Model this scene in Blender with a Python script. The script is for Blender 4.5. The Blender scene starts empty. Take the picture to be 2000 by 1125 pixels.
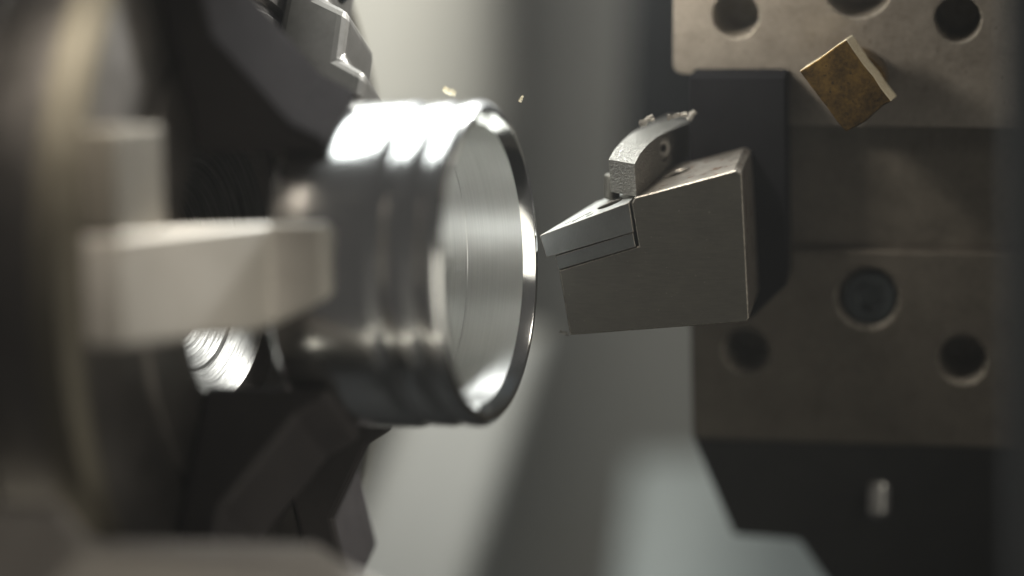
import bpy, bmesh, math, random
from mathutils import Vector, Matrix
rnd = random.Random(7)
SC = bpy.context.scene
COL = SC.collection
PI = math.pi
V = Vector

# ------------------------------------------------------------------ camera, world, lamps, exposure
DIST = 60.0                                  # one unit is one centimetre
cam = bpy.data.cameras.new('camera'); camo = bpy.data.objects.new('camera', cam); COL.objects.link(camo)
camo.location = (0, -DIST, 0); camo.rotation_euler = (PI/2, 0, 0)
cam.sensor_width = 36; cam.lens = 36*DIST/20.0
cam.clip_start = 1; cam.clip_end = 400
cam.dof.use_dof = True; cam.dof.focus_distance = DIST - 0.1
cam.dof.aperture_fstop = cam.lens*1e-3/3.6   # lens opening 3.6 cm across
cam.dof.aperture_blades = 0
SC.camera = camo

w = bpy.data.worlds.new('World'); SC.world = w; w.use_nodes = True
bg = w.node_tree.nodes['Background']; bg.inputs[0].default_value = (1.0, 0.96, 0.92, 1); bg.inputs[1].default_value = 0.05

def lamp(name, loc, target, size, power, color=(1, 1, 1), size_y=None, spread=180):
    l = bpy.data.lights.new(name, 'AREA'); l.energy = power; l.color = color
    l.shape = 'RECTANGLE'; l.size = size; l.size_y = size_y or size; l.spread = math.radians(spread)
    o = bpy.data.objects.new(name, l); COL.objects.link(o); o.location = loc
    o.rotation_euler = (V(target)-V(loc)).to_track_quat('-Z', 'Y').to_euler()
    return o
WARM = (1.0, 0.93, 0.82)
lamp('work_lamp', (-4.6, 2.5, 15.0), (-3.6, -1.0, 0), 12.0, 3300, (0.95, 1.0, 0.99), 16.0)
lamp('bore_lamp', (5.0, 4.0, 13.5), (0.0, -2.5, -2.3), 1.6, 2600, (0.97, 1.0, 0.99), 1.6, 95)
lamp('turret_lamp', (1.0, -2.4, 7.2), (5.0, 1.5, 4.5), 1.2, 360, WARM, 1.2, 120)
lamp('turret_side_fill', (15.0, -3.5, 6.0), (6.5, 1.0, 1.0), 2.0, 80, WARM, 2.0, 120)  # added fill from the right for the hole walls and the brass
lamp('jaw_fill', (-7.0, -12.5, 11.5), (-7.0, -6.0, 0.0), 1.8, 120, WARM, 1.8, 28)  # added narrow light that brightens the near jaw
lamp('band_softbox', (12.6, -13.0, -8.0), (0.0, -3.0, -7.0), 12.0, 400, (1.0, 0.96, 0.84), 20.0, 78)  # unseen softbox added to reflect as light bands on the workpiece
lamp('barrel_line_light', (-7.5, -10.5, -10.5), (-3.5, -3.5, 0), 22.0, 270, (1.0, 0.95, 0.80), 0.8)  # unseen strip light added for the bright line along the barrel
lamp('enclosure_lamp', (-3.0, 14.0, 16.0), (-1.0, 36.0, 4.0), 6.0, 4200, (1.0, 0.98, 0.90), 3.0)
lamp('tray_lamp', (6.0, 12.0, -2.0), (3.5, 34.0, -7.5), 3.0, 150, (0.90, 1.0, 1.0), 3.0, 110)

SC.view_settings.view_transform = 'Standard'
SC.view_settings.look = 'None'
SC.view_settings.exposure = 0.0
SC.view_settings.gamma = 1.0
SC.cycles.use_denoising = True
SC.cycles.max_bounces = 10
SC.cycles.glossy_bounces = 6
SC.cycles.sample_clamp_indirect = 6.0
SC.cycles.caustics_reflective = True

# ------------------------------------------------------------------ frames of reference
def P(px, py, y=0.0):
    """the place seen at that pixel of the 2000x1125 photograph, y centimetres behind the focal plane"""
    k = (DIST+y)/DIST
    return V(((px-1000)/100*k, y, (562.5-py)/100*k))
def on_plane(px, py, p0, n):
    o = V((0, -DIST, 0)); r = P(px, py, 0)-o
    return o + r*((p0-o).dot(n)/r.dot(n))

# turret frame: TD points into the turret, E1 along it to the right, E2 up
TD = V((0.16, 1.0, 0.24)).normalized()
E1 = (V((1, 0, 0))-TD*TD.x).normalized()
E2 = E1.cross(TD).normalized()
if E2.z < 0: E2 = -E2
TIP = P(1055, 459, 0)
def T(px, py, wd=0.0):                      # point at depth wd behind the plane of the tool's front face
    return on_plane(px, py, TIP+TD*wd, TD)

# spindle frame: local X along the spindle axis out of the chuck, Y away from the camera, Z up
TH = math.radians(18)
AX = V((math.cos(TH), -math.sin(TH), 0)); AT = V((math.sin(TH), math.cos(TH), 0)); AZ = V((0, 0, 1))
RIM = P(958, 515, -2.85)
SPIN = Matrix.Rotation(-TH, 4, 'Z')

# ------------------------------------------------------------------ materials
def nd(nt, t, **kw):
    n = nt.nodes.new(t)
    for k, v in kw.items(): setattr(n, k, v)
    return n
def metal(name, c1, c2, rough=(0.3, 0.45), metallic=1.0, scale=2.0, stretch=(1, 1, 1), fine=0.0, fine_scale=25.0,
          bump=0.02, spots=None, aniso=0.0, tangent=None, dist=0.02, spec=.5):
    m = bpy.data.materials.new(name); m.use_nodes = True
    nt = m.node_tree; b = nt.nodes['Principled BSDF']; L = nt.links.new
    tc = nd(nt, 'ShaderNodeTexCoord')
    n1 = nd(nt, 'ShaderNodeTexNoise'); n1.inputs['Scale'].default_value = scale; n1.inputs['Detail'].default_value = 6
    n1.inputs['Roughness'].default_value = 0.65
    L(tc.outputs['Object'], n1.inputs['Vector'])
    mp = nd(nt, 'ShaderNodeMapping'); mp.inputs['Scale'].default_value = stretch
    L(tc.outputs['Object'], mp.inputs['Vector'])
    n2 = nd(nt, 'ShaderNodeTexNoise'); n2.inputs['Scale'].default_value = fine_scale; n2.inputs['Detail'].default_value = 4
    L(mp.outputs['Vector'], n2.inputs['Vector'])
    r = nd(nt, 'ShaderNodeValToRGB'); r.color_ramp.elements[0].position = 0.3; r.color_ramp.elements[1].position = 0.7
    r.color_ramp.elements[0].color = (*c1, 1); r.color_ramp.elements[1].color = (*c2, 1)
    mixf = nd(nt, 'ShaderNodeMix'); mixf.data_type = 'FLOAT'; mixf.inputs[0].default_value = fine
    L(n1.outputs['Fac'], mixf.inputs[2]); L(n2.outputs['Fac'], mixf.inputs[3])
    L(mixf.outputs[0], r.inputs['Fac'])
    col = r.outputs['Color']
    if spots:
        n3 = nd(nt, 'ShaderNodeTexNoise'); n3.inputs['Scale'].default_value = spots[1]; n3.inputs['Detail'].default_value = 3
        L(tc.outputs['Object'], n3.inputs['Vector'])
        mr = nd(nt, 'ShaderNodeMapRange'); mr.inputs[1].default_value = spots[2]; mr.inputs[2].default_value = spots[2]+0.07
        L(n3.outputs['Fac'], mr.inputs[0])
        mx = nd(nt, 'ShaderNodeMix'); mx.data_type = 'RGBA'
        L(mr.outputs[0], mx.inputs[0]); L(col, mx.inputs[6]); mx.inputs[7].default_value = (*spots[0], 1)
        col = mx.outputs[2]
    L(col, b.inputs['Base Color'])
    b.inputs['Metallic'].default_value = metallic; b.inputs['Specular IOR Level'].default_value = spec
    if spec < .1: b.inputs['IOR'].default_value = 1.06
    mr2 = nd(nt, 'ShaderNodeMapRange'); mr2.inputs[1].default_value = 0.25; mr2.inputs[2].default_value = 0.75
    mr2.inputs[3].default_value = rough[0]; mr2.inputs[4].default_value = rough[1]
    L(mixf.outputs[0], mr2.inputs[0]); L(mr2.outputs[0], b.inputs['Roughness'])
    if bump > 0:
        bp = nd(nt, 'ShaderNodeBump'); bp.inputs['Strength'].default_value = min(1, bump*10); bp.inputs['Distance'].default_value = dist
        L(n2.outputs['Fac'], bp.inputs['Height']); L(bp.outputs['Normal'], b.inputs['Normal'])
    if aniso:
        b.inputs['Anisotropic'].default_value = aniso; b.inputs['Anisotropic Rotation'].default_value = 0.25
        tg = nd(nt, 'ShaderNodeTangent'); tg.direction_type = 'RADIAL'; tg.axis = 'X'
        L(tg.outputs['Tangent'], b.inputs['Tangent'])
    return m
M = {}
M['alu'] = metal('turned_aluminium', (0.80, 0.80, 0.79), (0.90, 0.90, 0.88), (0.16, 0.26), scale=1.2, stretch=(60, .25, .25), fine=.5,
                 fine_scale=1.0, bump=0.012, dist=.008, aniso=.35)
M['bore'] = metal('bored_aluminium', (0.78, 0.78, 0.76), (0.90, 0.90, 0.88), (0.26, 0.36), scale=1.0, stretch=(55, .3, .3), fine=.6,
                  fine_scale=1.0, bump=0.03, dist=.012, aniso=.6)
M['rim'] = metal('faced_aluminium', (0.80, 0.80, 0.79), (0.90, 0.90, 0.88), (0.08, 0.14), scale=1.0, bump=0)
M['chuck'] = metal('chuck_steel', (0.1320, 0.1200, 0.1080), (0.2475, 0.2265, 0.2070), (0.34, 0.52), scale=.6, stretch=(1, 1, 1), fine=.25, fine_scale=9, bump=.01)
M['chuckbore'] = metal('bored_steel', (0.10, 0.097, 0.09), (0.24, 0.232, 0.215), (0.36, 0.5), metallic=.7, scale=1.2, stretch=(16, .5, .5), fine=.75, fine_scale=1.4, bump=.05, dist=.03)
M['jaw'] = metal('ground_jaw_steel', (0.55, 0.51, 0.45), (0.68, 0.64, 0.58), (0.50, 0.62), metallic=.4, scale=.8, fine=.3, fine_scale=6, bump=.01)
M['jawbase'] = metal('brown_jaw_steel', (0.1365, 0.1202, 0.0975), (0.1885, 0.1690, 0.1365), (0.50, 0.62), metallic=.4, scale=.8, fine=.3, fine_scale=6, bump=.01)  # darker brownish tone of the jaw steel
M['chuckrim'] = metal('rim_highlight_steel', (0.13, 0.115, 0.085), (0.20, 0.18, 0.14), (0.42, 0.55), metallic=.7, scale=.8, fine=.3, fine_scale=6, bump=.01)
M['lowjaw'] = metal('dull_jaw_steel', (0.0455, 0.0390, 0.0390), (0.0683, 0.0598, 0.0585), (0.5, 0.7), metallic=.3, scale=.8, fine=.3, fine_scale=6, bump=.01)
M['stepjaw'] = metal('mid_jaw_steel', (0.1120, 0.1050, 0.0910), (0.1680, 0.1540, 0.1400), (0.40, 0.5), metallic=.8, scale=.8, fine=.3, fine_scale=6, bump=.01)  # middle tone of the jaw steel
M['darkjaw'] = metal('dark_jaw_steel', (0.0229, 0.0208, 0.0208), (0.0354, 0.0322, 0.0322), (0.55, 0.7), metallic=.0, scale=.8, fine=.3, fine_scale=6, bump=.01, spec=.05)  # much darker, non-metallic tone of the jaw steel
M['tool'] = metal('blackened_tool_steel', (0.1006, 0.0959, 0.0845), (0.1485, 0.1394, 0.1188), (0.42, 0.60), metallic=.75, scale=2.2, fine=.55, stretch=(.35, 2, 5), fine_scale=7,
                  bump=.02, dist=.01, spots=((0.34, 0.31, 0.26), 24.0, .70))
M['tooltop'] = metal('pale_tool_steel', (0.24, 0.215, 0.185), (0.42, 0.385, 0.34), (0.38, 0.56), scale=3, fine=.45, fine_scale=26, bump=.05, dist=.02,
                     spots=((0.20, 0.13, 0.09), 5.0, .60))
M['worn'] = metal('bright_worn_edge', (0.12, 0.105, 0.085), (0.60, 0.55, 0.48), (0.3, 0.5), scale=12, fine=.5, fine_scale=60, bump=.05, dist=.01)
M['carbide'] = metal('carbide', (0.1575, 0.1605, 0.1575), (0.2145, 0.2190, 0.2145), (0.30, 0.42), metallic=.85, scale=4, fine=.5, stretch=(6, 1, 1), fine_scale=14, bump=.008, dist=.005)
M['carbidetop'] = metal('ground_carbide', (0.55, 0.55, 0.52), (0.72, 0.72, 0.68), (0.38, 0.5), scale=6, fine=.4, fine_scale=30, bump=.02, dist=.01)
M['shim'] = metal('shim_carbide', (0.1152, 0.1188, 0.1152), (0.1584, 0.1620, 0.1584), (0.38, 0.5), metallic=.85, scale=4, fine=.5, fine_scale=30, bump=.01, dist=.005)
M['clamp'] = metal('cast_clamp_steel', (0.2145, 0.2068, 0.1859), (0.4125, 0.3960, 0.3630), (0.34, 0.5), scale=7, fine=.6, stretch=(1, 1, 2), fine_scale=13, bump=.08, dist=.06)
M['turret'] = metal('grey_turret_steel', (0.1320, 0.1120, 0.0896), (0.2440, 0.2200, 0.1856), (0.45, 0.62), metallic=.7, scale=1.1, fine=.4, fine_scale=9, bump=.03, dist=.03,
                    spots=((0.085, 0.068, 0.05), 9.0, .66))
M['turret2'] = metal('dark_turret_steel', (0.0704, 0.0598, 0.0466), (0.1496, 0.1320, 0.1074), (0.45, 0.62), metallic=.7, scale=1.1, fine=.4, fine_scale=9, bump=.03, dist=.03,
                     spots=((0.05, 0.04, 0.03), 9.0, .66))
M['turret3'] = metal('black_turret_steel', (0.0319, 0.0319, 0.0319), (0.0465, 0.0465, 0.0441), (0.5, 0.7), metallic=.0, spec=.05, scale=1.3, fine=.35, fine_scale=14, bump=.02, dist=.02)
M['shank'] = metal('shadowed_shank_steel', (0.006, 0.006, 0.007), (0.010, 0.010, 0.011), (0.5, 0.7), metallic=.0, spec=.05, scale=1.3, fine=.35, fine_scale=14, bump=.02)  # shadow of the turret slot put into the colour
M['hole'] = metal('drilled_steel', (0.14, 0.125, 0.10), (0.42, 0.38, 0.32), (0.4, 0.55), metallic=.3, scale=3, stretch=(1, 8, 1), fine=.6, fine_scale=6, bump=.05, dist=.03)
M['screw'] = metal('blackened_screw', (0.0303, 0.0358, 0.0385), (0.0468, 0.0550, 0.0578), (0.3, 0.45), metallic=.8, scale=3, fine=.3, fine_scale=20, bump=.01)
M['brass'] = metal('tarnished_brass', (0.026, 0.015, 0.006), (0.25, 0.15, 0.036), (0.34, 0.55), metallic=.9, scale=1.3, fine=.3, fine_scale=14, bump=.03, dist=.02,
                   spots=((0.06, 0.038, 0.014), 9.0, .62))
M['litbrass'] = metal('lit_brass', (0.60, 0.48, 0.26), (0.95, 0.88, 0.70), (0.35, 0.5), metallic=.3, scale=5, fine=.6, stretch=(3, 1, 1), fine_scale=14, bump=.05, dist=.03)
M['pin'] = metal('polished_pin', (0.7, 0.68, 0.64), (0.8, 0.78, 0.74), (0.18, 0.25), scale=3, bump=0)
M['tray'] = metal('cool_painted_sheet', (0.33, 0.36, 0.355), (0.38, 0.41, 0.40), (0.45, 0.55), metallic=0, scale=.3, fine=.1, bump=0)
M['sheet'] = metal('light_painted_sheet', (0.4760, 0.4675, 0.4250), (0.5440, 0.5355, 0.4930), (0.45, 0.55), metallic=0, scale=.3, fine=.1, bump=0)
M['rail'] = metal('grey_rail_paint', (0.2898, 0.2850, 0.2608), (0.3478, 0.3429, 0.3188), (0.4, 0.5), metallic=0, scale=.3, fine=.1, bump=0)
M['midsheet'] = metal('grey_painted_sheet', (0.30, 0.30, 0.27), (0.36, 0.355, 0.33), (0.45, 0.55), metallic=0, scale=.3, fine=.1, bump=0)
M['postshade'] = metal('shadow_black_post', (0.008, 0.009, 0.010), (0.012, 0.013, 0.014), (0.5, 0.6), metallic=0, scale=.3, fine=.1, bump=0, spec=.05)  # near-black so the post carries the deep shadow beside the turret
M['darksheet'] = metal('dark_painted_sheet', (0.03, 0.032, 0.034), (0.045, 0.046, 0.048), (0.5, 0.6), metallic=0, scale=.3, fine=.1, bump=0)
M['guard'] = metal('brown_grey_paint', (0.3536, 0.3120, 0.2808), (0.4576, 0.4160, 0.3744), (0.5, 0.6), metallic=0, scale=.4, fine=.2, bump=0)
M['shade'] = metal('edge_shade', (0.006, 0.007, 0.008), (0.010, 0.011, 0.012), (0.7, 0.85), metallic=0, scale=2, bump=0)

# ------------------------------------------------------------------ building helpers
def tag(o, label=None, cat=None, group=None, kind=None):
    if label: o['label'] = label
    if cat: o['category'] = cat
    if group: o['group'] = group
    if kind: o['kind'] = kind
    return o
def thing(name, label, cat, loc, mat=None, group=None):
    o = bpy.data.objects.new(name, None); COL.objects.link(o)
    m = Matrix.Translation(loc) @ (mat or Matrix.Identity(4))
    o.matrix_world = m; o.empty_display_size = .3
    WM[o] = m
    return tag(o, label, cat, group)
WM = {}
def link(name, me, parent):
    o = bpy.data.objects.new(name, me); COL.objects.link(o)
    if parent: o.parent = parent
    return o
def mesh_obj(name, verts, faces, mats, parent=None, world=True, midx=None, smooth=None, bevel=None):
    """verts in world space (world=True) or in the parent's own space; ONE object"""
    me = bpy.data.meshes.new(name)
    org = None
    if world:
        if parent is not None:
            inv = WM[parent].inverted(); verts = [inv @ V(v) for v in verts]
        else:
            org = sum((V(v) for v in verts), V())/len(verts); verts = [V(v)-org for v in verts]
    me.from_pydata([tuple(v) for v in verts], [], faces)
    for m in (mats if isinstance(mats, (list, tuple)) else [mats]): me.materials.append(m)
    if midx: 
        for p, i in zip(me.polygons, midx): p.material_index = i
    bm = bmesh.new(); bm.from_mesh(me); bmesh.ops.recalc_face_normals(bm, faces=bm.faces); bm.to_mesh(me); bm.free()
    if smooth is not None:
        for p in me.polygons: p.use_smooth = True
        me.set_sharp_from_angle(angle=math.radians(smooth))
    o = link(name, me, parent)
    if org is not None: o.location = org
    if bevel: add_bevel(o, *bevel)
    return o
def add_bevel(o, width, seg=2, mat=-1, angle=35):
    b = o.modifiers.new('bevel', 'BEVEL'); b.width = width; b.segments = seg; b.limit_method = 'ANGLE'; b.angle_limit = math.radians(angle)
    b.material = mat; b.harden_normals = False; b.use_clamp_overlap = True
def prism(front, back):
    n = len(front); f = [list(range(n)), list(range(2*n-1, n-1, -1))]
    f += [[i, (i+1) % n, n+(i+1) % n, n+i] for i in range(n)]
    return list(front)+list(back), f
def extr(front, vec): return prism(front, [p+vec for p in front])
def lathe(prof, n=192, closed=False, a0=0, a1=2*PI):
    """prof: (s, r) pairs, s measured back from the rim; local X axis = spindle"""
    vs, fs = [], []
    for s, r in prof:
        for k in range(n):
            a = 2*PI*k/n; vs.append(V((-s, -r*math.cos(a), r*math.sin(a))))
    m = len(prof)
    for i in range(m-1 if not closed else m):
        j = (i+1) % m
        for k in range(n): fs.append([i*n+k, i*n+(k+1) % n, j*n+(k+1) % n, j*n+k])
    return vs, fs
def cyl(c, axis, r, h, n=40, r2=None, cap=True):
    axis = axis.normalized(); u = axis.orthogonal().normalized(); v = axis.cross(u)
    r2 = r if r2 is None else r2
    a = [c+u*math.cos(2*PI*k/n)*r+v*math.sin(2*PI*k/n)*r for k in range(n)]
    b = [c+axis*h+u*math.cos(2*PI*k/n)*r2+v*math.sin(2*PI*k/n)*r2 for k in range(n)]
    return prism(a, b)
def cut(o, cutters, wallmat=None):
    """cut the given closed shapes out of object o (mesh stays one object)"""
    for vs, fs in cutters:
        me = bpy.data.meshes.new('cutter'); M0 = o.matrix_world
        par = o.parent
        inv = (WM[par].inverted() if par else Matrix.Translation(-o.location))
        me.from_pydata([tuple(inv @ V(v)) for v in vs], [], fs)
        bm = bmesh.new(); bm.from_mesh(me); bmesh.ops.recalc_face_normals(bm, faces=bm.faces); bm.to_mesh(me); bm.free()
        if wallmat is not None:
            me.materials.append(wallmat)
        c = bpy.data.objects.new('cutter', me); COL.objects.link(c)
        if par: c.parent = par
        else: c.location = o.location
        b = o.modifiers.new('cut', 'BOOLEAN'); b.operation = 'DIFFERENCE'; b.solver = 'EXACT'; b.object = c
        if wallmat is not None: b.material_mode = 'TRANSFER'
        bpy.context.view_layer.update()
        dg = bpy.context.evaluated_depsgraph_get()
        new = bpy.data.meshes.new_from_object(o.evaluated_get(dg), preserve_all_data_layers=True, depsgraph=dg)
        o.modifiers.clear(); o.data = new
        bpy.data.objects.remove(c); bpy.data.meshes.remove(me)
def rounded(pts, radii, seg=6):
    """round the corners of a 2-D polygon"""
    out = []; n = len(pts)
    for i, p in enumerate(pts):
        r = radii[i] if isinstance(radii, (list, tuple)) else radii
        if r <= 0: out.append(p); continue
        a = V(pts[i-1])-V(p); b = V(pts[(i+1) % n])-V(p); p = V(p)
        a.normalize(); b.normalize()
        for k in range(seg+1):
            t = k/seg; q = (p+a*r)*(1-t)**2 + p*2*t*(1-t) + (p+b*r)*t*t
            out.append((q.x, q.y))
    return out

# ------------------------------------------------------------------ machine enclosure behind (setting)
def panel(name, corners, y, mat, thick, label=None, cat=None, kind=None, bevel=.15, ys=None):
    ys = ys or [y]*len(corners)
    f = [P(px, py, yy) for (px, py), yy in zip(corners, ys)]
    vs, fs = extr(f, V((0, thick, 0)))
    o = mesh_obj(name, vs, fs, mat, bevel=(bevel, 6), smooth=60)
    return tag(o, label, cat, None, kind)
panel('wall', [(-900, -700), (2900, -700), (2900, 1900), (-900, 1900)], 52, M['midsheet'], .6, kind='structure')
vs, fs = extr([V((-40, -20, -24)), V((40, -20, -24)), V((40, 52, -24)), V((-40, 52, -24))], V((0, 0, -1)))
tag(mesh_obj('floor', vs, fs, M['darksheet']), kind='structure')
panel('sheet_metal_cover', [(380, -700), (985, -700), (1000, 420), (420, 470)], 26, M['sheet'], 7.0,
      'pale painted sheet metal cover hanging blurred above the workpiece', 'cover', ys=[26, 30, 30, 26], bevel=3.2)
panel('enclosure_post', [(1250, -500), (1420, -500), (1420, 560), (1215, 560)], 20, M['postshade'], 3,
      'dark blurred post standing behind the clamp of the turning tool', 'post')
panel('sloping_rail', [(835, 640), (1075, 640), (890, 1250), (600, 1250)], 21, M['rail'], 2.0,
      'pale diagonal rail running down below the aluminium workpiece', 'rail', ys=[23, 23, 19, 19], bevel=.5)
panel('chip_tray', [(1240, 900), (1900, 880), (1900, 1300), (1180, 1300)], 28, M['tray'], 1.0,
      'whitish tray blurred at the bottom beside the turret', 'tray', ys=[31, 31, 25, 25])

# ------------------------------------------------------------------ spindle: chuck with six jaws
CH = thing('lathe_chuck', 'large dark steel lathe chuck at left with jaws around its open bore', 'chuck', RIM - AX*4.8, SPIN)
def sp(s, r=0, al=0, tz=0):
    """local chuck point: s back from the rim, r out at angle al (0 = towards the camera, 90 = up), tz sideways"""
    a = math.radians(al)
    return V((4.8-s, -r*math.cos(a)+tz*math.sin(a), r*math.sin(a)+tz*math.cos(a)))
prof = [(5.52, 2.56), (5.5, 2.58), (5.5, 3.22), (5.1, 3.25), (4.86, 3.3), (4.8, 3.36), (4.8, 4.9), (4.84, 4.94), (4.92, 4.98), (4.92, 5.12), (4.84, 5.16), (4.8, 5.2), (4.8, 7.55), (4.86, 7.68), (5.0, 7.8),
        (6.4, 7.8), (6.5, 7.7), (6.7, 7.7), (6.8, 7.8), (13.0, 7.8), (13.0, 2.4), (9, 2.4)]
vs, fs = lathe(prof)
vs = [v+V((4.8, 0, 0)) for v in vs]
v2, f2 = lathe([(4.79, 7.42), (4.79, 7.62), (4.98, 7.84), (5.5, 7.84), (5.5, 7.7)]); v2 = [v+V((4.8, 0, 0)) for v in v2]
mesh_obj('rim', v2, f2, M['chuckrim'], CH, world=False, smooth=30)  # separate ring added to bring out the highlight on the chuck's edge
mesh_obj('body', vs, fs, M['chuck'], CH, world=False, smooth=30)
prof = [(5.5, 2.56), (5.56, 2.52), (5.95, 2.06), (5.99, 2.05), (6.0, 1.99), (6.35, 1.58), (6.40, 1.5), (7.5, 1.45), (7.52, 1.2), (9, 1.5), (9.0, .01)]
vs, fs = lathe(prof); vs = [v+V((4.8, 0, 0)) for v in vs]
mesh_obj('bore', vs, fs, M['chuckbore'], CH, world=False, smooth=30)
def jaw(al, poly, half, mat, half_tip=None, bevel=.09):
    """poly: (s, r) outline of the jaw seen from its side"""
    ht = half_tip or half
    smin = min(p[0] for p in poly)
    def hw(s): return ht if s < smin+.7 else half
    f = [sp(s, r, al, hw(s)) for s, r in poly]; b = [sp(s, r, al, -hw(s)) for s, r in poly]
    vs, fs = prism(f, b)
    return mesh_obj('jaw', vs, fs, mat, CH, world=False, bevel=(bevel, 3))
near = [(2.0, 3.0), (2.0, 3.4), (2.9, 3.65), (4.1, 7.3), (4.8, 7.3), (4.8, 3.0)]
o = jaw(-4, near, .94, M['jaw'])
o.modifiers.clear()
q = [CH.matrix_world @ sp(si, r, -4, tz) for r in (2.5, 4.5) for si, tz in ((1.6, -.2), (3.2, -1.0), (3.2, -1.3), (1.6, -1.3))]
cut(o, [(q, [[0, 1, 2, 3], [7, 6, 5, 4], [0, 1, 5, 4], [1, 2, 6, 5], [2, 3, 7, 6], [3, 0, 4, 7]])])
add_bevel(o, .08, 3)
f = [sp(4.15, r, -4, tz) for r, tz in ((5.3, .94), (7.3, .94), (7.3, 2.75), (5.3, 2.75))]
vs, fs = extr(f, V((-.65, 0, 0)))
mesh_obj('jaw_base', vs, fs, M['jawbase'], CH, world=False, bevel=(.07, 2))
slope = [(2.35, 3.0), (2.35, 3.25), (2.9, 3.6), (4.0, 5.4), (4.0, 7.4), (4.8, 7.4), (4.8, 3.0)]
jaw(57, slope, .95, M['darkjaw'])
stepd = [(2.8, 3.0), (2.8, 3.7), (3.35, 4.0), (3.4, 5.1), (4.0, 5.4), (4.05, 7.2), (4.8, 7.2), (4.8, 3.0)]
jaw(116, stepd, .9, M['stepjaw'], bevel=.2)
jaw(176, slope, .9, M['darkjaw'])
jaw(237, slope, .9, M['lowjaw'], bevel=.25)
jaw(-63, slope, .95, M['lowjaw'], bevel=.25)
for al in (57, 116):
    vs, fs = cyl(sp(3.95 if al != -4 else 4.0, 6.2, al), V((-1, 0, 0)), .36, .2)
    mesh_obj('jaw_screw', vs, fs, M['screw'], CH, world=False, smooth=40, bevel=(.05, 2))

# ------------------------------------------------------------------ workpiece
WP = thing('workpiece', 'shiny turned aluminium cylinder with an open bore and grooved rim held by the chuck', 'workpiece', RIM, SPIN)
outer = [(0, 2.93), (.10, 3.03), (.12, 3.035), (.30, 3.035), (.32, 3.03), (.42, 2.89), (.44, 2.885), (.48, 2.885), (.50, 2.89), (.64, 3.03), (.655, 3.035), (1.00, 3.035), (1.02, 3.03), (1.10, 2.905), (1.12, 2.90), (1.16, 2.90),
         (1.18, 2.905), (1.335, 3.06), (1.35, 3.065), (2.4, 3.065), (3.16, 3.065), (3.18, 3.055), (3.32, 2.92), (3.34, 2.88), (3.34, .01)]
vs, fs = lathe(outer, 256); mesh_obj('outer_wall', vs, fs, M['alu'], WP, world=False, smooth=50)
vs, fs = lathe([(.2, 2.61), (1.33, 2.61), (1.345, 2.60), (2.45, 2.60), (2.5, 2.5), (2.5, .01)], 256); mesh_obj('bore', vs, fs, M['bore'], WP, world=False, smooth=30)
vs, fs = lathe([(.2, 2.61), (.19, 2.62), (.012, 2.795), (0, 2.81), (0, 2.93)], 256); mesh_obj('rim', vs, fs, M['rim'], WP, world=False, smooth=30)

# ------------------------------------------------------------------ turret
TU = thing('tool_turret', 'dark grey tool turret block at right with drilled holes and socket screw', 'turret', T(1700, 600, 4.5))
def plate(name, pts, wd, thick, mats, radii=0, bevel=(.06, 2), parent=TU):
    f = [T(px, py, wd) for px, py in rounded(pts, radii)]
    vs, fs = extr(f, TD*thick)
    return mesh_obj(name, vs, fs, mats, parent), bevel
def hole(px, py, r, wd, depth=1.9, n=48, cs=0.0):
    c = T(px, py, wd)
    return cyl(c-TD*.5, TD, r, depth+.5, n)
UP, MID, LO = 3.4, 3.95, 3.6
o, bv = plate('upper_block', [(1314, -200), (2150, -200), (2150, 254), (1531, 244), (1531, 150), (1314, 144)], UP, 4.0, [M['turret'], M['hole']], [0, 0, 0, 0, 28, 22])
cut(o, [hole(1437, 30, .47, UP), hole(1676, -32, .70, UP), hole(1870, 38, .47, UP)], M['hole'])
add_bevel(o, .06, 3, -1, 40)
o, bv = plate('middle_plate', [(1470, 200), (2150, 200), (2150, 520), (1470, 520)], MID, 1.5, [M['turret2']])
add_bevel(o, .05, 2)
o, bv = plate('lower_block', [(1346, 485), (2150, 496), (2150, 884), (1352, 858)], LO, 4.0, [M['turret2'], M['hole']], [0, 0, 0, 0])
cut(o, [hole(1695, 582, .63, LO, .55), hole(1456, 686, .47, LO), hole(1880, 703, .50, LO)], M['hole'])
add_bevel(o, .07, 3, -1, 40)
f = [T(1350, 850, LO+.12), T(2150, 880, LO+.12), T(2150, 1260, LO+2.2), T(1700, 1260, LO+2.2), T(1560, 1056, LO+1.5), T(1432, 1046, LO+1.5)]
vs, fs = extr(f, TD*2.2)
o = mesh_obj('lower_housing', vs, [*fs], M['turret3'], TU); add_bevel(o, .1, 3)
# socket head screw sunk in the lower block
c = T(1698, 582, LO+.15)
vs, fs = cyl(c, TD, .56, .4, 48)
o = mesh_obj('socket_screw', vs, fs, M['screw'], TU, smooth=40)
cut(o, [cyl(c-TD*.2, TD, .30, .45, 6)])
add_bevel(o, .05, 2, -1, 40)
c = T(1716, 1012, LO+.75)
vs, fs = cyl(c, E2, .27, .95, 32); mesh_obj('dowel_pin', vs, fs, M['pin'], TU, smooth=40, bevel=(.2, 5))

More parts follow.
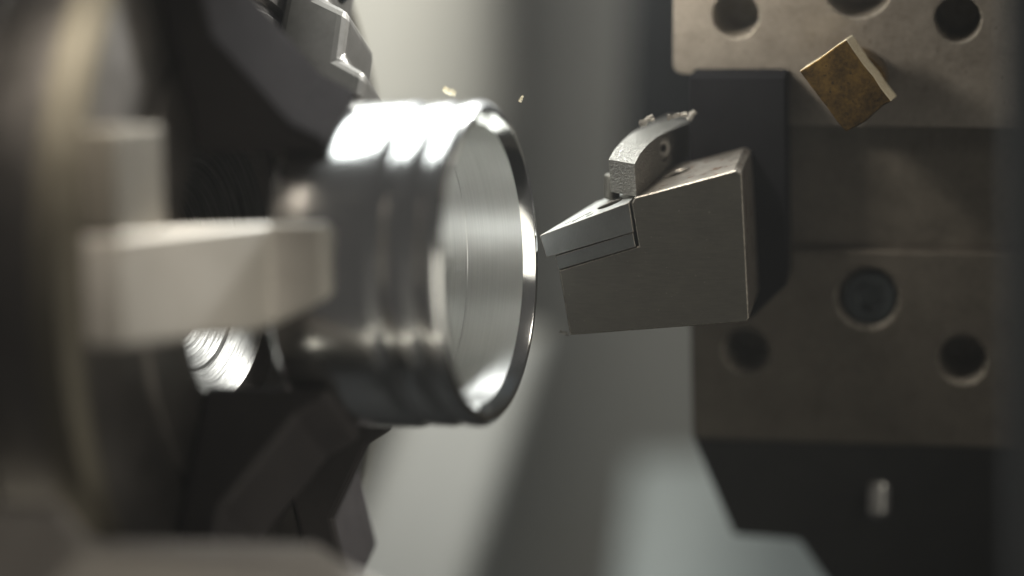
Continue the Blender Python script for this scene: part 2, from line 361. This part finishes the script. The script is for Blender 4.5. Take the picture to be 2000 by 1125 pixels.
# brass plug
BR = thing('brass_plug', 'square tarnished brass plug sticking out of the upper turret block', 'plug', T(1655, 165, 2.4))
BW = 1.75
fr = [T(1561, 139, BW), T(1653, 77, BW), T(1741, 198, BW), T(1652, 258, BW)]
sub = []
for i in range(4):                          # slightly uneven sawn edges
    a, b = fr[i], fr[(i+1) % 4]
    for k in range(5):
        p = a.lerp(b, k/5)
        if k: p = p + (E1*rnd.uniform(-1, 1)+E2*rnd.uniform(-1, 1))*(.035 if i == 2 else .015)
        sub.append(p)
vs, fs = extr(sub, TD*.85+E1*.085-E2*.04)
mid = [0]*len(fs)
for i in range(20):
    if 5 <= i < 10 or i < 5: mid[2+i] = 1  # lit faces: the light is put into a paler brass
o = mesh_obj('square_head', vs, fs, [M['brass'], M['litbrass']], BR, midx=mid); add_bevel(o, .03, 2, -1, 50)
c = T(1655, 165, BW+.8)
vs, fs = cyl(c+E1*.15, TD, .62, .95, 40); mesh_obj('neck', vs, fs, M['brass'], BR, smooth=40)

# ------------------------------------------------------------------ turning tool
TO = thing('turning_tool', 'dark steel turning tool holder with clamped carbide insert touching the rim', 'turning tool', T(1300, 500, 1.2))
EU = (T(1440, 332)-T(1240, 385)).normalized()     # along the tool's top edge
EV = (E2 - EU*E2.dot(EU)).normalized()
face = [(1240, 386), (1436, 333), (1449, 340), (1463, 622), (1458, 629), (1113, 655), (1092, 531), (1091, 528), (1247, 481), (1233, 398)]
f = [T(*p) for p in face]
DEP = 2.5
b = [p+TD*DEP for p in f]
vs, fs = prism(f, b)
mi = [0]*len(fs); mi[2] = 1; mi[3] = 1; mi[4] = 1  # top and right faces take the paler steel
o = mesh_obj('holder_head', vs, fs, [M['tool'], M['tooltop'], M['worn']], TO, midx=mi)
sl = T(1318, 333, 1.55)
def slot(c, hw, r, depth):
    pts = []
    ud = (EU*.5+TD*.5).normalized(); vd = EV.cross(ud)
    for k in range(24):
        a = 2*PI*k/24
        pts.append(c+ud*(math.cos(a)*r+(hw if math.cos(a) > 0 else -hw))+vd*math.sin(a)*r+EV*.6)
    return extr(pts, -EV*depth)
cut(o, [slot(sl, .12, .20, 1.4)], M['tool'])
add_bevel(o, .045, 3, 2, 38)
# shim and insert in the pocket
f = [T(*p) for p in [(1084, 500), (1237, 453), (1242, 481), (1091, 526)]]
vs, fs = extr(f, TD*1.5); vs = [v-TD*.05 for v in vs]
mesh_obj('shim', vs, fs, [M['shim'], M['worn']], TO, bevel=(.012, 2, 1))
ft = [T(1055, 459), T(1229, 394), T(1238, 452), T(1068, 502)]
uvec = ft[1]-ft[0]
top = [ft[0], ft[1], ft[1]+TD*1.0+EU*.12, ft[0]+uvec*.86+TD*1.5, ft[0]+uvec*.52+TD*1.55]
bot = [ft[3], ft[2], ft[2]+TD*1.0+EU*.12, ft[3]+uvec*.86+TD*1.5, ft[3]+uvec*.52+TD*1.5]
sh = -TD*.06
vs, fs = prism([p+sh for p in top], [p+sh for p in bot])
mi = [1]+[0]*(len(fs)-1)
IN = mesh_obj('insert', vs, fs, [M['carbide'], M['carbidetop'], M['worn']], TO, midx=mi)
hc = ft[0]+uvec*.74+TD*.62
up = uvec.normalized().cross(TD).normalized()
if up.z < 0: up = -up
cut(IN, [cyl(hc+up*.3, -up, .26, .8, 32)], M['tool'])
add_bevel(IN, .012, 2, 2, 38)
INW = WM[TO].copy(); WM[IN] = INW
for a, bb, l in ((.42, .30, .30), (.50, .42, .26), (.55, .18, .18), (.38, .16, .14), (.30, .24, .16)):   # raised chip breaker ridges
    c = ft[0]+uvec*a+TD*bb; d = (uvec.normalized()*.85+TD*.55).normalized(); s = d.cross(up)
    q = [c+d*l*.5, c+d*l*.3+s*.028, c-d*l*.3+s*.028, c-d*l*.5, c-d*l*.3-s*.028, c+d*l*.3-s*.028]
    vs, fs = prism([p+up*.014 for p in q], [p-up*.02+(p-c)*.25 for p in q])
    r = mesh_obj('chip_breaker', vs, fs, M['carbidetop'], IN)
# clamp
NA = T(1243, 386, .12); NB = T(1300, 331, 2.0)
cd = (NB-NA); cd -= E2*cd.dot(E2); cn = cd.cross(E2).normalized()
def S(px, py): return on_plane(px, py, NA, cn)
side = [(1243, 384), (1239, 320), (1250, 300), (1266, 282), (1284, 267), (1304, 256), (1330, 244), (1357, 233), (1362, 300), (1335, 316), (1302, 330), (1275, 356)]
f = [S(*p) for p in side]
ev = TD*.75 - EU*.62 + E2*.10
vs, fs = extr(f, ev)
CL = mesh_obj('clamp', vs, fs, [M['clamp'], M['worn']], TO, smooth=40)
WM[CL] = WM[TO]
c = S(1298, 290)
cut(CL, [cyl(c-ev*.3, ev, .27, .48, 32)], M['tool'])
add_bevel(CL, .045, 3, 1, 50)
vs, fs = cyl(c+ev*.2, -ev, .19, .14, 32); e = mesh_obj('clamp_screw', vs, fs, [M['clamp']], CL, smooth=40, bevel=(.03, 2))
cut(e, [cyl(c-ev*.3, ev, .09, .48, 6)])
vs, fs = cyl(T(1195, 388, 1.1), E2, .16, .5, 24); mesh_obj('clamp_pin', vs, fs, M['tool'], TO, smooth=40, bevel=(.04, 2))
# shank behind the head, near-black for the shadow in the turret slot
f = [T(px, py, DEP-.1) for px, py in [(1346, 150), (1534, 150), (1537, 556), (1468, 622), (1346, 622)]]
vs, fs = extr(f, TD*1.4)
mesh_obj('shank', vs, fs, M['shank'], TO, bevel=(.05, 2))

# ------------------------------------------------------------------ splash guard under the chuck, close to the camera
f = [P(px, py, yy) for px, py, yy in [(-250, 985, -9), (110, 985, -9), (170, 1062, -9), (610, 1068, -7.5), (760, 1160, -7.5), (900, 1500, -7.5), (-250, 1500, -9)]]
vs, fs = extr(f, V((0, .8, 0)))
tag(mesh_obj('splash_guard', vs, fs, M['guard'], bevel=(.12, 3)), 'blurred brownish guard edge along the bottom left below the chuck', 'guard')

# ------------------------------------------------------------------ chips
def chip(name, c, d, l, wd, label, mat):
    n = 7; top, u = [], d.normalized(); s = u.cross(V((0, 1, 0.3))).normalized(); nn = u.cross(s)
    vs, fs = [], []
    for k in range(n):
        t = k/(n-1)-.5; p = c+u*l*t+nn*(.25*l*(t*t))
        for q in (s*wd, nn*wd*.25, -s*wd, -nn*wd*.25): vs.append(p+q*(1+.4*rnd.uniform(-1, 1)))
    for k in range(n-1):
        for j in range(4): fs.append([k*4+j, k*4+(j+1) % 4, k*4+4+(j+1) % 4, k*4+4+j])
    fs += [[3, 2, 1, 0], [n*4-4, n*4-3, n*4-2, n*4-1]]
    return tag(mesh_obj(name, vs, fs, mat, smooth=50), label, 'chip', 'metal chips flying off the workpiece')
chip('metal_chip', P(878, 178, -1.0), V((1, 0, -.35)), .26, .06, 'bright metal chip flying just above the workpiece highlight', M['litbrass'])
chip('metal_chip', P(1018, 193, -.3), V((.5, 0, 1)), .14, .03, 'tiny metal chip in the air right of the rim', M['litbrass'])

for px, py, wd, d, l, r, lab in ((1262, 236, 1.5, (1, .3, .6), .34, .07, 'curled grey metal chip lying on the left of the clamp arch'),
                                (1322, 226, 1.6, (1, .2, .2), .42, .06, 'bright jagged metal chip lying on the top of the clamp arch'),
                                (1350, 226, 1.9, (.6, .3, .9), .24, .06, 'small bright metal chip at the right end of the clamp'),
                                (1102, 650, .1, (1, .2, -.4), .20, .035, 'thin metal burr chip hanging on the lower left corner of the tool holder')):
    chip('metal_chip', T(px, py, wd), V(d), l, r, lab, M['clamp'])['group'] = 'metal chips caught on the turning tool'

# ------------------------------------------------------------------ dark strip added for the light fall-off at the right of the frame
f = [P(px, py, -12) for px, py in [(1985, -300), (2300, -300), (2300, 1450), (1990, 1450)]]
vs, fs = extr(f, V((0, 1.2, 0)))
tag(mesh_obj('shade_strip', vs, fs, M['shade'], bevel=(.1, 2)), 'black rubber strip added along the right side of the picture', 'dark strip')

# ------------------------------------------------------------------ thin haze volume added to lift the dark tones
hm = bpy.data.materials.new('veil_haze'); hm.use_nodes = True
nt = hm.node_tree; nt.nodes.remove(nt.nodes['Principled BSDF'])
pv = nt.nodes.new('ShaderNodeVolumePrincipled'); pv.inputs['Color'].default_value = (.97, .955, .93, 1); pv.inputs['Density'].default_value = .00062; pv.inputs['Anisotropy'].default_value = .3
nt.links.new(pv.outputs[0], nt.nodes['Material Output'].inputs['Volume'])
me = bpy.data.meshes.new('haze'); bm = bmesh.new(); bmesh.ops.create_cube(bm, size=1); bm.to_mesh(me); bm.free(); me.materials.append(hm)
o = bpy.data.objects.new('haze', me); COL.objects.link(o); o.scale = (160, 150, 80); o.location = (0, 0, 6); o['kind'] = 'stuff'; o['label'] = 'thin pale haze added through the machine to lift its dark tones'

# ------------------------------------------------------------------ faint blue smoke drifting below the rim
sm = bpy.data.materials.new('smoke'); sm.use_nodes = True
nt = sm.node_tree; nt.nodes.remove(nt.nodes['Principled BSDF'])
pv = nd(nt, 'ShaderNodeVolumePrincipled'); pv.inputs['Color'].default_value = (.62, .78, .95, 1); pv.inputs['Anisotropy'].default_value = .2
tc = nd(nt, 'ShaderNodeTexCoord'); gr = nd(nt, 'ShaderNodeTexGradient'); gr.gradient_type = 'QUADRATIC_SPHERE'
no = nd(nt, 'ShaderNodeTexNoise'); no.inputs['Scale'].default_value = 1.6; no.inputs['Detail'].default_value = 3
nt.links.new(tc.outputs['Object'], gr.inputs['Vector']); nt.links.new(tc.outputs['Object'], no.inputs['Vector'])
r1 = nd(nt, 'ShaderNodeMapRange'); r1.inputs[1].default_value = .38; r1.inputs[2].default_value = .68; r1.inputs[4].default_value = .16
nt.links.new(no.outputs['Fac'], r1.inputs[0])
mu = nd(nt, 'ShaderNodeMath'); mu.operation = 'MULTIPLY'
nt.links.new(gr.outputs['Fac'], mu.inputs[0]); nt.links.new(r1.outputs[0], mu.inputs[1])
nt.links.new(mu.outputs[0], pv.inputs['Density']); nt.links.new(pv.outputs[0], nt.nodes['Material Output'].inputs['Volume'])
me = bpy.data.meshes.new('smoke'); bm = bmesh.new(); bmesh.ops.create_icosphere(bm, subdivisions=3, radius=1); bm.to_mesh(me); bm.free(); me.materials.append(sm)
o = bpy.data.objects.new('smoke', me); COL.objects.link(o); o.scale = (2.0, .8, .62); o.location = P(985, 755, -1.2); o.rotation_euler = (0, -math.radians(33), 0)
o['kind'] = 'stuff'; o['label'] = 'faint bluish smoke drifting below the rim of the workpiece'
